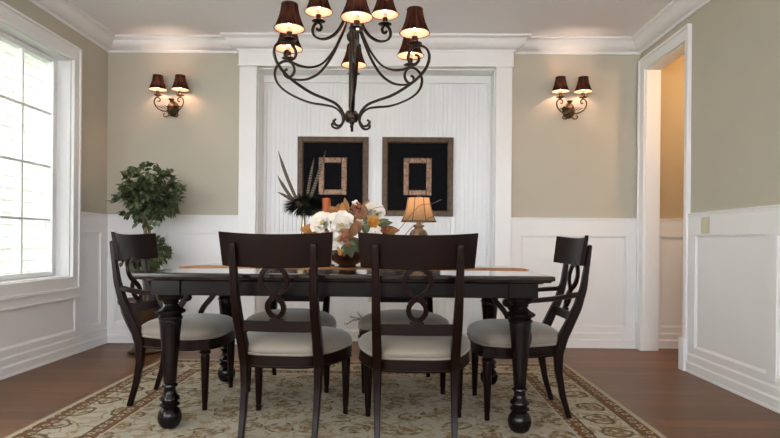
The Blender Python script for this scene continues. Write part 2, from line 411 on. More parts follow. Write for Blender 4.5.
wainscot(lambda s,o,z:(XL+o,s,z),4.57,YB,[(4.57,4.63),(4.92,5.05)],'trim_7')
# under window
mb=MB()
mb.box((XL,Y0,.1),(XL+.006,4.572,.5)); mb.box((XL,Y0,.455),(XL+.026,4.572,.52)); mb.box((XL,Y0,.445),(XL+.034,4.572,.457))
mb.box((XL,4.53,.15),(XL+.02,4.575,.46)); mb.box((XL,3.0,.15),(XL+.02,3.09,.46)); mb.box((XL,1.4,.15),(XL+.02,1.49,.46))
mb.box((XL,3.09,.435),(XL+.012,4.53,.446))
struct(mb.build('trim_8','trim',smooth=False,bevel=.0015,seg=1))
wainscot(lambda s,o,z:(s,YB+.02-o,z),XR+.115,HX,[(XR+.115,XR+.2),(2.95,3.04),(3.42,3.5)],'trim_10')
# doorway casing
mb=MB()
cx0=XR-.022
e_=.001
mb.box((cx0,OY0-.058,0),(XR+.001,OY0+.004,OZ+.1)); mb.box((cx0,OY1-.004,0),(XR+.001,OY1+.10,OZ+.1)); mb.box((cx0+e_,OY0,OZ-.004),(XR+.001,OY1,OZ+.1-e_))
mb.box((cx0-.01,OY0-.060,0),(XR-e_,OY0-.044,OZ+.101)); mb.box((cx0-.01,OY1+.078,0),(XR-e_,OY1+.101,OZ+.101)); mb.box((cx0-.009,OY0-.055,OZ+.078),(XR-e_,OY1+.09,OZ+.1005))
mb.box((XR-.003,OY0-.001,.001),(XR+.121,OY0+.012,OZ-.002)); mb.box((XR-.003,OY1-.012,.001),(XR+.121,OY1+.001,OZ-.002)); mb.box((XR-.002,OY0+.002,OZ-.012),(XR+.120,OY1-.002,OZ+.001))
mb.box((XR-.048,OY0-.068,0),(XR+.0005,OY0+.009,.235)); mb.box((XR-.036,OY1-.009,0),(XR+.0005,OY1+.11,.235))
struct(mb.build('door_1','trim',smooth=False,bevel=.003))
# ------------------------------------------------------------------ WINDOW
wf=MB(); c=XL+.026; CW=.082
wf.box((XL-.001,WY1-.004,WZ0-.1),(c,WY1+CW,WZ1+.105)); wf.box((XL-.001,WY0-CW,WZ0-.1),(c,WY0+.004,WZ1+.105))
wf.box((XL-.002,WY0,WZ1-.004),(c-.001,WY1,WZ1+.104)); wf.box((XL-.002,WY0,WZ0-.099),(c-.001,WY1,WZ0+.004))
wf.box((XL-.003,WY1+CW-.02,WZ0-.095),(c+.012,WY1+CW+.001,WZ1+.1)); wf.box((XL-.003,WY0-CW,WZ1+.085),(c+.0115,WY1+CW-.001,WZ1+.106))
wf.box((XL-.003,WY0-CW,WZ0-.101),(c+.014,WY1+CW+.002,WZ0-.08))
wf.box((XL-.198,WY1-.012,WZ0+.001),(XL-.003,WY1+.001,WZ1-.001)); wf.box((XL-.198,WY0-.001,WZ0+.001),(XL-.003,WY0+.012,WZ1-.001)); wf.box((XL-.199,WY0+.001,WZ1-.012),(XL-.004,WY1-.001,WZ1+.001)); wf.box((XL-.199,WY0+.001,WZ0-.001),(XL-.004,WY1-.001,WZ0+.012))
win=struct(wf.build('window_1','trim',smooth=False,bevel=.003))
gx=XL-.115
sy0,sy1,sz0,sz1=2.40,4.41,.651,2.305
sf=MB()
def ringbox(mb,x0,x1,y0,y1,z0,z1,t):
    """one closed rectangular ring in the y-z plane, outer y0..y1,z0..z1, t inward"""
    o=[(y0,z0),(y1,z0),(y1,z1),(y0,z1)]; i=[(y0+t[0],z0+t[1]),(y1-t[0],z0+t[1]),(y1-t[0],z1-t[1]),(y0+t[0],z1-t[1])]
    vs=[(x,*p) for x in (x0,x1) for p in o+i]; fs=[]
    for k in range(4):
        j=(k+1)%4; fs += [(k,j,4+j,4+k),(8+k,12+k,12+j,8+j),(k,8+k,8+j,j),(4+k,4+j,12+j,12+k)]
    mb.add(vs,fs)
ringbox(sf,gx-.05,gx+.005,WY0+.011,WY1-.011,WZ0+.011,WZ1-.011,(WY1-.011-sy1-.012,.040))
ringbox(sf,gx-.03,gx+.018,sy0-.013,sy1+.013,sz0-.02,sz1+.02,(.013,.02))
sf.build('window_sash','sash',win,smooth=False,bevel=.002)
mm=MB()
for k in range(1,6): y=sy1-k*.335; mm.box((gx-.020,y-.008,sz0),(gx+.002,y+.008,sz1))
for z in (1.065,1.478,1.892): mm.box((gx-.019,sy0,z-.008),(gx+.001,sy1,z+.008))
mm.build('window_muntins','sash',win,smooth=False)
MB().box((gx-.028,sy0-.01,sz0-.01),(gx-.024,sy1+.01,sz1+.01)).build('window_pane','glass',win,smooth=False)
# outside
struct(MB().box((-16,-10,-.5),(XL-.23,18,-.45)).build('ground_outside','grass',smooth=False))
nh=empty('neighbouring_house',(-6.4,4,-.45),0,'pale green lap sided house wall seen through the window','house')
mb=MB(); pr=[]; z=0
while z<4.55: pr += [(.0,z),(-.022,z+.2),(.0,z+.2)]; z+=.2
pts=[(a,z) for a,z in pr]; n=len(pts)
vs=[(a,-9,z) for a,z in pts]+[(a,12,z) for a,z in pts]
mb.add(vs,[(k,k+1,n+k+1,n+k) for k in range(n-1)]); mb.box((-4,-9,0),(-.03,12,4.6))
mb.build('siding','siding',nh,smooth=False)
mb=MB(); mb.box((-4,-9.3,4.61),(.45,12.3,4.65)); mb.box((.43,-9.3,4.605),(.46,12.3,4.8)); mb.build('soffit','trim',nh,smooth=False)
MB().add([(.5,-9.4,4.82),(.5,12.4,4.82),(-4,12.4,6.6),(-4,-9.4,6.6)],[(0,1,2,3)]).build('roof','frame_out',nh,smooth=False)

# ------------------------------------------------------------------ wall plates
sw=empty('light_switch_plate',(XR-.020,3.92,.993),0,'almond double light switch plate on the white rail of the right wall','switch')
MB().box((-.006,-.052,0),(0,.052,.112)).build('cover_plate','plastic',sw,bevel=.003)
for yy in (-.023,.023): MB().box((-.010,yy-.014,.024),(-.005,yy+.014,.088)).build('rocker','plastic',sw,bevel=.002)
ot=empty('wall_outlet',(-.235,5.25,.36),0,'pale wall outlet with a dark plug on the beadboard behind the table','outlet')
MB().box((-.036,-.006,0),(.036,0,.115)).build('cover_plate','plastic',ot,bevel=.003)
MB().box((-.012,-.04,.062),(.012,-.005,.09)).build('plug','dark_metal',ot,bevel=.004)

# ------------------------------------------------------------------ RUG
TX,TY=-.255,3.235
rug=MB().box((-RUGX,-RUGY,0),(RUGX,RUGY,.004)).build('area_rug','rug',loc=(-.26,3.235,.0005),smooth=False,bevel=.003)
tag(rug,'large ivory floral rug with rust brown borders under the dining table','rug')
ZR=.0045

# ------------------------------------------------------------------ TABLE
tb=empty('dining_table',(TX,TY-.015,ZR),0,'long dark espresso dining table on turned legs with ball feet','table')
TL,TW=.985,.575; tz=.765-ZR
mb=MB()
def rect(hx,hy): return [(-hx,-hy),(hx,-hy),(hx,hy),(-hx,hy)]
def stack(mb, layers, mi=0):
    vs=[];fs=[]
    for hx,hy,z in layers: vs += [(x,y,z) for x,y in rect(hx,hy)]
    for i in range(len(layers)-1):
        for k in range(4): fs.append((i*4+k,i*4+(k+1)%4,(i+1)*4+(k+1)%4,(i+1)*4+k))
    fs.append((3,2,1,0)); o=(len(layers)-1)*4; fs.append((o,o+1,o+2,o+3)); mb.add(vs,fs,mi)
stack(mb,[(TL-.05,TW-.05,tz-.042),(TL-.04,TW-.04,tz-.036),(TL-.016,TW-.016,tz-.033),(TL-.012,TW-.012,tz-.026),(TL-.002,TW-.002,tz-.024),(TL,TW,tz-.018),(TL,TW,tz-.006),(TL-.004,TW-.004,tz-.002),(TL-.02,TW-.02,tz)])
mb.build('tabletop','topwood',tb,smooth=False,bevel=.0015)
LX,LY=.849,.46
mb=MB(); a0,a1=.655-ZR,tz-.04
for sy in (-1,1):
    mb.box((-LX,sy*(LY+.035),a0),(LX,sy*(LY+.055),a1)); 
    mb.box((-LX,sy*(LY+.034),a0),(LX,sy*(LY+.058),a0+.010))
for sx in (-1,1):
    mb.box((sx*(LX+.035),-LY,a0),(sx*(LX+.055),LY,a1))
mb.build('apron','tablewood',tb,smooth=False,bevel=.002)
lz=lambda z:z-ZR
prof=[(.012,0),(.03,.002),(.044,.012),(.054,.034),(.057,.055),(.053,.078),(.042,.096),(.034,.103),(.038,.108),(.046,.112),(.047,.12),(.036,.128),(.036,.133),(.047,.142),(.046,.152),(.034,.165),(.028,.180),(.027,.196),(.032,.204),(.038,.209),(.036,.216),(.028,.221),
      (.030,.23),(.034,.30),(.043,.42),(.050,.50),(.053,.525),(.052,.535),(.058,.541),(.058,.55),(.050,.556),(.054,.562),(.070,.572),(.072,.580),(.060,.588),(.046,.596),(.036,.606),(.033,.614),(.040,.619),(.036,.624),(.040,.629),(.056,.636),(.064,.646),(.066,.655),(.060,.664)]
prof=[(r,z*.985) for r,z in prof]
leg=MB().lathe(prof,n=28); 
leg.box((-.068,-.068,.652),(.068,.068,a1))
for i,(sx,sy) in enumerate(((-1,-1),(1,-1),(-1,1),(1,1))):
    if i==0: l0=leg.build('leg','tablewood',tb,bevel=0,angle=38); l=l0
    else: l=l0.copy(); COL.objects.link(l); l.parent=tb
    l.location=(sx*LX,sy*LY,0)

# ------------------------------------------------------------------ CHAIRS
def seat_outline(grow=0, n=44):
    pts=[]
    for k in range(n):
        a=2*PI*k/n; c,s=math.cos(a),math.sin(a); e=2/3.4
        y=.035+(.235+grow)*math.copysign(abs(s)**e,s)
        t=min(max((y+.2)/.35,0),1); w=.205+.072*(t*t*(3-2*t))+grow
        pts.append((w*math.copysign(abs(c)**e,c),y))
    return pts
def back_y(z):
    T=[(0,-.225),(.12,-.190),(.24,-.168),(.34,-.166),(.42,-.188),(.50,-.225),(.58,-.262),(.68,-.292),(.80,-.309),(.95,-.330)]
    for (a,b),(c,d) in zip(T,T[1:]):
        if z<=c:
            return b+(d-b)*(z-a)/(c-a)
    return T[-1][1]
def make_chair(name,label,cat,group,arms):
    t=empty(name,(0,0,0),0,label,cat,group)
    # cushion
    mb=MB(); vs=[];fs=[]; n=44
    layers=[(-.006,.380),(.004,.386),(.010,.400),(.008,.418),(-.004,.436),(-.03,.452),(-.07,.464),(-.12,.472),(-.17,.475)]
    for g,z in layers:
        if g>-.05: o=seat_outline(g)
        else:
            base_o=seat_outline(-.03); f=1-(-g-.03)/.215
            o=[(x*f,.035+(y-.035)*f) for x,y in base_o]
        vs += [(x,y,z) for x,y in o]
    for i in range(len(layers)-1):
        for k in range(n): fs.append((i*n+k,i*n+(k+1)%n,(i+1)*n+(k+1)%n,(i+1)*n+k))
    fs.append(tuple(range(n-1,-1,-1))); L=len(layers)-1; fs.append(tuple(L*n+k for k in range(n)))
    mb.add(vs,fs)
    pp=[(x,y,.387) for x,y in seat_outline(.008)]
    mb.tube(pp,.0045,6,closed=True)
    mb.build('seat_cushion','fabric',t,angle=60)
    # frame
    mb=MB(); o1,o0=seat_outline(.004),seat_outline(-.028); n=len(o1)
    vs=[(x,y,.326) for x,y in o1]+[(x,y,.380) for x,y in o1]+[(x,y,.380) for x,y in o0]+[(x,y,.326) for x,y in o0]
    fs=[]
    for r in range(4):
        for k in range(n): fs.append((r*n+k,r*n+(k+1)%n,((r+1)%4)*n+(k+1)%n,((r+1)%4)*n+k))
    mb.add(vs,fs)
    mb.tube([(x,y,.330) for x,y in seat_outline(.007)],.005,6,closed=True)
    mb.build('seat_frame','wood',t,angle=50)
    # front legs
    for sx in (-1,1):
        mb=MB()
        mb.lathe([(.010,0),(.0135,.002),(.0145,.02),(.013,.035),(.016,.05),(.0235,.27),(.0245,.292),(.021,.297),(.021,.303),(.030,.309),(.031,.316),(.023,.324),(.023,.33),(.029,.336),(.029,.345)],n=16)
        mb.box((-.027,-.027,.328),(.027,.027,.374))
        mb.build('leg','wood',t,loc=(sx*.237,.213,0))
    # rear legs with back posts
    zs=[0,.06,.12,.18,.24,.30,.34,.38,.42,.46,.50,.54,.58,.62,.68,.74,.79,.84,.885,.90,.906]
    W=[.026,.027,.029,.031,.034,.038,.041,.043,.043,.042,.041,.040,.039,.038,.036,.035,.033,.031,.03,.028,.018]
    D=[.026,.028,.030,.033,.038,.044,.048,.050,.050,.048,.046,.044,.041,.038,.033,.029,.026,.023,.020,.018,.01]
    for sx in (-1,1):
        mb=MB(); pts=cr([(sx*.012*(z/.9-.5),back_y(z),z) for z in zs],2)
        Wf=[];
        for i in range(len(zs)-1): Wf += [(W[i],D[i]),((W[i]+W[i+1])/2,(D[i]+D[i+1])/2)]
        Wf.append((W[-1],D[-1]))
        sec=[(-.5,-.38),(-.38,-.5),(.38,-.5),(.5,-.38),(.5,.38),(.38,.5),(-.38,.5),(-.5,.38)]
        mb.sweep(pts,sec,scales=Wf,fixed=(1,0,0)); mb.v=[(x,y,max(z,0)) for x,y,z in mb.v]
        mb.build('leg','wood',t,loc=(sx*.178,0,0))
    # crest: curved board in front of posts
    mb=MB(); nx,nz=20,6; vf=[]; vb=[]
    for j in range(nz+1):
        v=j/nz
        for i in range(nx+1):
            u=-1+2*i/nx; hw=.250+.012*v; x=u*hw
            sag=.012*(1-abs(u)**2)
            z=.800+.155*v-sag*(.6+.4*v)
            y=back_y(.80+.155*v)-.002+.050*u*u
            vf.append((x,y+.011,z)); vb.append((x,y-.009,z))
    nn=(nx+1)*(nz+1); fs=[]
    for j in range(nz):
        for i in range(nx):
            a=j*(nx+1)+i; fs.append((a,a+1,a+nx+2,a+nx+1)); fs.append((nn+a,nn+a+nx+1,nn+a+nx+2,nn+a+1))
    for i in range(nx): fs.append((i,nn+i,nn+i+1,i+1)); a=nz*(nx+1)+i; fs.append((a,a+1,nn+a+1,nn+a))
    for j in range(nz):
        a=j*(nx+1); fs.append((a,a+nx+1,nn+a+nx+1,nn+a)); a+=nx; fs.append((a,nn+a,nn+a+nx+1,a+nx+1))
    mb.add(vf+vb,fs); mb.build('crest_rail','wood',t,bevel=.003,angle=40)
    # cross rail
    mb=MB(); pts=[(x,back_y(.525)+.012*(1-(x/.18)**2)*-.6,.525) for x in [-.17+.034*k for k in range(11)]]
    mb.sweep(pts,[(-.009,-.025),(.009,-.025),(.009,.025),(-.009,.025)],fixed=(0,1,0))
    mb.box((-.032,back_y(.555)-.012,.545),(.032,back_y(.555)+.006,.562))
    mb.build('cross_rail','wood',t,smooth=False,bevel=.003)
    # figure eight splat
    half=[(0,.799),(.040,.784),(.060,.742),(.047,.703),(.020,.680),(0,.667),(-.019,.653),(-.035,.631),(-.037,.603),(-.021,.577),(0,.568)]
    path=half+[(-x,z) for x,z in half[1:-1]][::-1]
    pts=[]; P_=cr([(x,0,z) for x,z in path],5,closed=True)
    for k,p_ in enumerate(P_):
        a=2*PI*k/len(P_); pts.append((p_.x,back_y(p_.z)+.006*math.sin(a)+.004,p_.z))
    mb=MB(); mb.sweep(pts,[(-.5,-.4),(-.4,-.5),(.4,-.5),(.5,-.4),(.5,.4),(.4,.5),(-.4,.5),(-.5,.4)],closed=True,scales=[(.018,.022)]*len(pts),fixed=(0,1,0))
    mb.build('splat','wood',t)
    if arms:
        for sx in (-1,1):
            pts=cr([(sx*.185,-.262,.648),(sx*.225,-.20,.640),(sx*.252,-.10,.628),(sx*.262,0,.620),(sx*.262,.08,.616),(sx*.262,.12,.615)],5)
            mb=MB(); mb.sweep(pts,[(-.5,-.35),(-.35,-.5),(.35,-.5),(.5,-.35),(.5,.35),(.35,.5),(-.35,.5),(-.5,.35)],scales=[(.036,.024)]*len(pts),fixed=(1,0,0))
            q=MB(); start=len(mb.v)
            mb.lathe([(.006,-.022),(.018,-.021),(.022,-.014),(.022,.014),(.018,.021),(.006,.022)],n=16)
            mb.xform(Matrix.Translation((sx*.262,.122,.608))@Matrix.Rotation(PI/2,4,'Y'),start)
            mb.build('armrest','wood',t)
            pts=cr([(sx*.262,.115,.606),(sx*.262,.085,.56),(sx*.263,.035,.50),(sx*.266,.012,.45),(sx*.268,.018,.40),(sx*.268,.04,.36)],5)
            mb=MB(); mb.sweep(pts,[(-.5,-.5),(.5,-.5),(.5,.5),(-.5,.5)],scales=[(.024,.030)]*len(pts),fixed=(1,0,0))
            mb.build('arm_support','wood',t,bevel=.003)
    return t
G='six dark dining chairs around the table'
c1=make_chair('dining_chair','armless dining chair on the near side of the table, in line with the feather vase','chair',G,False)
c1.location=(-.525,2.825,ZR); c1.rotation_euler=(0,0,math.radians(-5))
def cp(src,loc,rz,label):
    c=copy_tree(src); c.location=loc; c.rotation_euler=(0,0,math.radians(rz)); c['label']=label; return c
cp(c1,(.087,2.765,ZR),0,'armless dining chair on the near side of the table, in line with the lit lamp')
cp(c1,(-.66,3.645,ZR),180,'armless dining chair on the far side of the table, nearer the window')
cp(c1,(.04,3.645,ZR),180,'armless dining chair on the far side of the table, nearer the doorway')
a1c=make_chair('dining_armchair','dark dining armchair at the window end of the table, beside the topiary','chair',G,True)
a1c.location=(-1.243,3.285,ZR); a1c.rotation_euler=(0,0,math.radians(-90))
cp(a1c,(.678,3.172,ZR),90,'dark dining armchair at the doorway end of the table, facing the window')

# ------------------------------------------------------------------ runner, table objects
ZT=.7655
mb=MB(); nx=40; top=[];
for i in range(nx+1):
    x=-.97+1.94*i/nx
    for yy in (-.15,-.09,-.03,.03,.09): top.append((x,yy,.004+.0015*math.sin(x*9+yy*13)))
n=len(top); fs=[]
for i in range(nx):
    for j in range(4):
        a=i*5+j; fs.append((a,a+5,a+6,a+1)); fs.append((n+a,n+a+1,n+a+6,n+a+5))
for i in range(nx):
    a=i*5; fs.append((a,n+a,n+a+5,a+5)); a+=4; fs.append((a,a+5,n+a+5,n+a))
fs.append((0,1,2,3,4,n+4,n+3,n+2,n+1,n)); b0=nx*5; fs.append((b0+4,b0+3,b0+2,b0+1,b0,n+b0,n+b0+1,n+b0+2,n+b0+3,n+b0+4))
mb.add(top+[(x,y,0.0005) for x,y,z in top],fs)
r=mb.build('table_runner','runner',loc=(-.245,3.30,ZT-.0005)); tag(r,'gold brown cloth runner lying along the middle of the dining table','table runner')
ZU=ZT+.006

def leaf_mesh(mb, base, dirv, length, width, curl=.2, mi=0, up=Vector((0,0,1)), nseg=5, point=1.0):
    dirv=Vector(dirv).normalized(); side=dirv.cross(up)
    if side.length<1e-3: side=dirv.cross(Vector((1,0,0)))
    side.normalize(); nor=side.cross(dirv).normalized()
    vs=[]
    for i in range(nseg+1):
        t=i/nseg; w=width*.5*(math.sin(PI*min(t**.8,1))**.8+ (.03))
        c=Vector(base)+dirv*length*t-nor*curl*length*t*t
        vs += [c-side*w+nor*w*.35, c, c+side*w+nor*w*.35]
    fs=[]
    for i in range(nseg):
        a=i*3; fs += [(a,a+1,a+4,a+3),(a+1,a+2,a+5,a+4)]
    mb.add(vs,fs,mi)

# flower arrangement
FA=(-.285,3.22,ZU)
fa=empty('flower_arrangement',FA,0,'low arrangement of white magnolias and rust leaves in a dark red bowl on the table','flowers')
mb=MB(); mb.lathe([(.05,0),(.055,.006),(.045,.012),(.075,.03),(.105,.055),(.118,.085),(.116,.10),(.110,.10),(.111,.085),(.095,.055),(.05,.02)],n=32)
mb.build('bowl','bowl',fa,angle=50)
def fpt(px,py,D):  # photo position -> local position in arrangement
    return Vector(((px-398)*D/570-FA[0], D-FA[1], .92-(py-240.3)*D/570-FA[2]))
mb=MB(); mb.lathe([(.06,.06),(.10,.085),(.10,.12),(.07,.16),(.03,.175)],n=20); mb.build('moss_mound','leaf_g',fa)
def magnolia(p, size, face=(0,-1,.3), npet=9, mat='petal'):
    face=Vector(face).normalized(); rot=face.to_track_quat('Z','Y').to_matrix().to_4x4()
    mb=MB()
    for ringi,(cnt,ln_,tilt) in enumerate(((max(3,npet//3),.62,1.15),(npet//3+1,.85,.8),(npet-npet//3,1.0,.4))):
        for k in range(cnt):
            a=2*PI*(k+.35*ringi)/cnt+random.uniform(-.15,.15); L=size*ln_*random.uniform(.9,1.05); el=tilt+random.uniform(-.12,.12)
            nu,nv=6,6; vs=[];fs=[]
            for i in range(nu+1):
                u=i/nu
                for j in range(nv+1):
                    v=-1+2*j/nv
                    w=L*.50*math.sin(PI*min(.10+u*.84,1))**.5
                    lx=L*u; ly=v*w; lz=L*(.30*v*v*(1-.4*u)-.18*u*u+.0)+L*.05*math.sin(3*v+k)
                    X=lx*math.cos(el)-lz*math.sin(el)*1; Z=lx*math.sin(el)+lz*math.cos(el)
                    vs.append((X*math.cos(a)-ly*math.sin(a),X*math.sin(a)+ly*math.cos(a),Z))
            for i in range(nu):
                for j in range(nv):
                    q=i*(nv+1)+j; fs.append((q,q+1,q+nv+2,q+nv+1))
            mb.add(vs,fs,0)
    mb.lathe([(.002,0),(size*.13,size*.06),(size*.15,size*.2),(size*.09,size*.32),(.001,size*.36)],n=10,mi=1)
    mb.xform(Matrix.Translation(p)@rot)
    return mb.build('blossom',[mat,'petal_c'],fa,angle=80)
magnolia(fpt(322,223,3.15),.074,(-.35,-1,.35))
magnolia(fpt(342,225,3.10),.084,(.0,-1,.35),10)
magnolia(fpt(339,240,3.10),.062,(-.2,-1,-.15))
magnolia(fpt(374,212,3.20),.068,(.3,-1,.6),12)
magnolia(fpt(361,221,3.12),.032,(.1,-1,.3),6)
magnolia(fpt(375,231,3.10),.034,(.2,-1,.1),6)
magnolia(fpt(355,203,3.25),.024,(.0,-1,.5),6)
magnolia(fpt(373,221,3.10),.036,(.1,-1,.2),12,'mustard')
def cluster(px,py,D,n,rr,br,mat):
    c=fpt(px,py,D); mb=MB()
    for k in range(n):
        q=Vector((random.gauss(0,1),random.gauss(0,.7),random.gauss(0,1))); q=q/max(q.length,1)*rr*random.uniform(.5,1)
        r=br*random.uniform(.8,1.2)
        mb.lathe([(.001,-r),(r*.7,-r*.7),(r,0),(r*.7,r*.7),(.001,r)],c=tuple(c+q),n=8)
    mb.build('berry_cluster',mat,fa,angle=80)
cluster(357,208,3.10,22,.036,.0085,'berry'); cluster(346,239,3.00,24,.040,.0085,'berry'); cluster(385,229,3.13,14,.028,.008,'berry'); cluster(340,250,3.0,9,.020,.008,'berry_g'); cluster(326,231,3.09,5,.012,.007,'berry')
def leaves(px,py,D,specs,mat,nm='leaf'):
    for (dx,dz,dy,L,W) in specs:
        mb=MB(); leaf_mesh(mb,fpt(px,py,D),(dx,dy,dz),L,W,curl=random.uniform(.05,.3),up=Vector((random.uniform(-.5,.5),-1,.5)),nseg=6)
        mb.build(nm,mat,fa,angle=80)
leaves(338,217,3.2,[(-.5,.7,-.1,.085,.06),(0,1,-.1,.08,.05),(-1,.3,-.1,.08,.06),(.6,.8,-.1,.07,.05)],'leaf_o')
leaves(344,216,3.12,[(-.2,1,-.1,.08,.045),(-.9,.6,-.1,.075,.045)],'leaf_o')
leaves(352,236,3.02,[(-.9,.6,-.2,.075,.05),(.2,1,-.2,.075,.05)],'leaf_b')
leaves(366,216,3.1,[(-.9,.1,-.2,.07,.045),(-.2,1,-.1,.07,.035)],'leaf_b')
leaves(348,212,3.22,[(-.3,1,0,.09,.035),(-.5,1,-.1,.07,.03)],'leaf_o')
leaves(363,212,3.22,[(.35,1,0,.085,.035),(.1,1,-.1,.06,.03)],'leaf_o')
leaves(318,230,3.2,[(-1,.15,-.2,.10,.065),(-1,-.3,-.3,.075,.05)],'leaf_o')
leaves(382,231,3.18,[(1,.15,-.2,.10,.055),(1,-.25,-.3,.085,.05),(.9,.5,-.1,.07,.04)],'leaf_o')
leaves(362,228,3.09,[(-1,.1,-.4,.095,.07),(-.8,.5,-.2,.07,.05)],'leaf_b')
leaves(362,214,3.16,[(-.7,-.7,-.3,.095,.06),(-.2,-.9,-.3,.08,.05)],'leaf_b')
leaves(366,233,3.12,[(0,1,-.2,.10,.05),(-.2,1,-.3,.07,.04)],'leaf_g')
leaves(377,224,3.12,[(1,.25,-.2,.085,.04),(.9,.6,-.1,.07,.035)],'leaf_g')
leaves(346,243,3.06,[(.5,-1,-.3,.085,.05),(.9,-.5,-.2,.08,.045),(-.2,-1,-.3,.07,.04),(1,-.1,-.2,.06,.04)],'leaf_g')
leaves(330,228,3.08,[(.1,1,-.3,.045,.03)],'leaf_g')
leaves(330,240,3.12,[(-1,-.4,-.2,.09,.05)],'leaf_g')
tw=[((389,233),(399,228),(412,212),(420,204),(432,202),(441,198)),((388,234),(400,238),(412,226),(422,222),(428,217),(436,214))]
for k,t_ in enumerate(tw):
    mb=MB(); mb.tube(cr([fpt(a,b,3.14+.01*i) for i,(a,b) in enumerate(t_)],5),.0018,5); mb.build('twig','twig',fa)
mb=MB(); mb.tube(cr([fpt(366,214,3.1),fpt(372,208,3.05),fpt(383,206,3.05),fpt(388,212,3.06)],5),.0015,5); mb.build('twig','twig',fa)

# pillar candle + holder
ch=empty('pillar_candle',(-.437,3.46,ZT),0,'rust pillar candle on a tall dark holder between feathers and flowers','candle')
MB().lathe([(.055,0),(.055,.008),(.03,.018),(.012,.03),(.010,.10),(.018,.12),(.010,.14),(.010,.27),(.022,.295),(.034,.305),(.034,.324)],n=20).build('candle_holder','dark_metal',ch)
w=MB().lathe([(.0255,.324),(.026,.33),(.026,.408),(.022,.414),(.012,.411)],n=24); w.tube([(0,0,.41),(0,0,.422)],.0012,5); w.build('candle','rust_candle',ch)

# feather vase
fv=empty('feather_vase',(-.575,3.46,ZT),0,'slim pewter vase holding black down and long striped feathers','vase')
MB().lathe([(.045,0),(.046,.008),(.030,.05),(.022,.12),(.016,.20),(.012,.27),(.011,.325),(.017,.338),(.017,.342),(.010,.34)],n=20).build('vase_body','vase',fv)
mb=MB(); C=Vector((.0,0,.40))
for k in range(760):
    u=random.uniform(-1,1); a=random.uniform(0,2*PI); s_=math.sqrt(1-u*u)
    d=Vector((s_*math.cos(a),s_*math.sin(a)*.7,u*.60+.08))
    b=Vector((0,0,.36))+Vector((d.x*.055,d.y*.05,d.z*.035+.01))
    L=random.uniform(.045,.085)*(.75+.45*abs(d.x))
    leaf_mesh(mb,b,d,L,random.uniform(.004,.010),curl=random.uniform(.1,.5),nseg=3)
mb.build('down','feather',fv,angle=80)
def quill(dx,dz,dy=0,w=.016,bx=0,curl=.1):
    mb=MB(); A=Vector((bx,0,.36)); B=Vector((dx,dy,dz)); d=B-A; n=12; vs=[]
    side=Vector((d.z,0,-d.x)).normalized()
    for i in range(n+1):
        t=i/n; ww=w*.5*min(1,(1-t)*3.2+.12)*(min(1,t*4+.2)); c=A+d*t+side*curl*d.length*(t*t-t)*1.0
        th=.0012
        vs += [c-side*ww,c+Vector((0,-th,0)),c+side*ww,c+Vector((0,th,0))]
    fs=[]
    for i in range(n):
        for k in range(4): fs.append((i*4+k,i*4+(k+1)%4,i*4+4+(k+1)%4,i*4+4+k))
    mb.add(vs,fs); mb.build('tail_feather','quill',fv,angle=80)
S_=3.46/570
def q(px,py): return ((px-398)*S_+.575, .92-(py-239.8)*S_-ZT)
for px,py,w,bx,cu in ((277.5,150,.020,-.02,.10),(277,175,.020,-.03,.12),(277,191.5,.018,-.03,-.25),(313.5,157,.017,.01,.02),(325,150,.019,.02,-.04)):
    X,Z=q(px,py); quill(X,Z,-.01,w,bx,cu)

# table lamp
tl=empty('table_lamp',(.126,3.50,ZT),0,'small lit table lamp with ribbed tan bell shade on the dining table','lamp')
MB().lathe([(.045,0),(.05,.006),(.046,.02),(.030,.035),(.034,.055),(.048,.09),(.056,.13),(.058,.17),(.056,.20),(.046,.222),(.028,.232),(.024,.24),(.036,.248),(.034,.256),(.016,.262),(.012,.275),(.012,.30)],n=28).build('lamp_base','lampbase',tl)
def bell(mb, rb, rt, h, z0, n=24, sq=0, th=.0012, seg=10, mi=(0,1,2), seams=6, scallop=0, bow=.55):
    # outer & inner layers
    def R(t,a):
        r=rb+(rt-rb)*(1-(1-t)**(1/bow)) if False else rt+(rb-rt)*((1-t)**2.1*.68+(1-t)*.32)
        if sq: r*= 1+sq*(abs(math.cos(2*a))**3-.4)*.0+sq*(.0)
        return r
    for layer,dr,m_ in ((0,0,mi[0]),(1,-th,mi[1])):
        vs=[];fs=[]
        for i in range(seg+1):
            t=i/seg
            for k in range(n):
                a=2*PI*k/n; r=R(t,a)+dr
                vs.append((r*math.cos(a),r*math.sin(a),z0+h*t))
        for i in range(seg):
            for k in range(n): fs.append((i*n+k,i*n+(k+1)%n,(i+1)*n+(k+1)%n,(i+1)*n+k))
        mb.add(vs,fs,m_)
    mb.tube([((R(0,0))*math.cos(2*PI*k/32),(R(0,0))*math.sin(2*PI*k/32),z0) for k in range(32)],.0028 if rb>.07 else .0022,6,closed=True,mi=mi[2])
    mb.tube([((R(1,0))*math.cos(2*PI*k/32),(R(1,0))*math.sin(2*PI*k/32),z0+h) for k in range(32)],.0026,6,closed=True,mi=mi[2])
    for s in range(seams):
        a=2*PI*(s+.5)/seams
        mb.tube([((R(i/8,a)+.001)*math.cos(a),(R(i/8,a)+.001)*math.sin(a),z0+h*i/8) for i in range(9)],.0018,5,mi=mi[2])
mb=MB(); bell(mb,.108,.068,.146,.278,n=32,seams=8)
# spider
for a in (0,2*PI/3,4*PI/3): mb.tube([(0,0,.415),(.067*math.cos(a),.067*math.sin(a),.424)],.0015,5,mi=2)
mb.build('lamp_shade',['lampshade','lampshade','shade_trim'],tl,angle=50)
MB().lathe([(.004,.30),(.004,.415),(.010,.425),(.010,.437),(.005,.442)],n=12).build('finial','frame_out',tl)
b=MB(); b.lathe([(.002,.30),(.014,.315),(.019,.335),(.014,.355),(.004,.364)],n=12); b.build('bulb','bulb',tl)
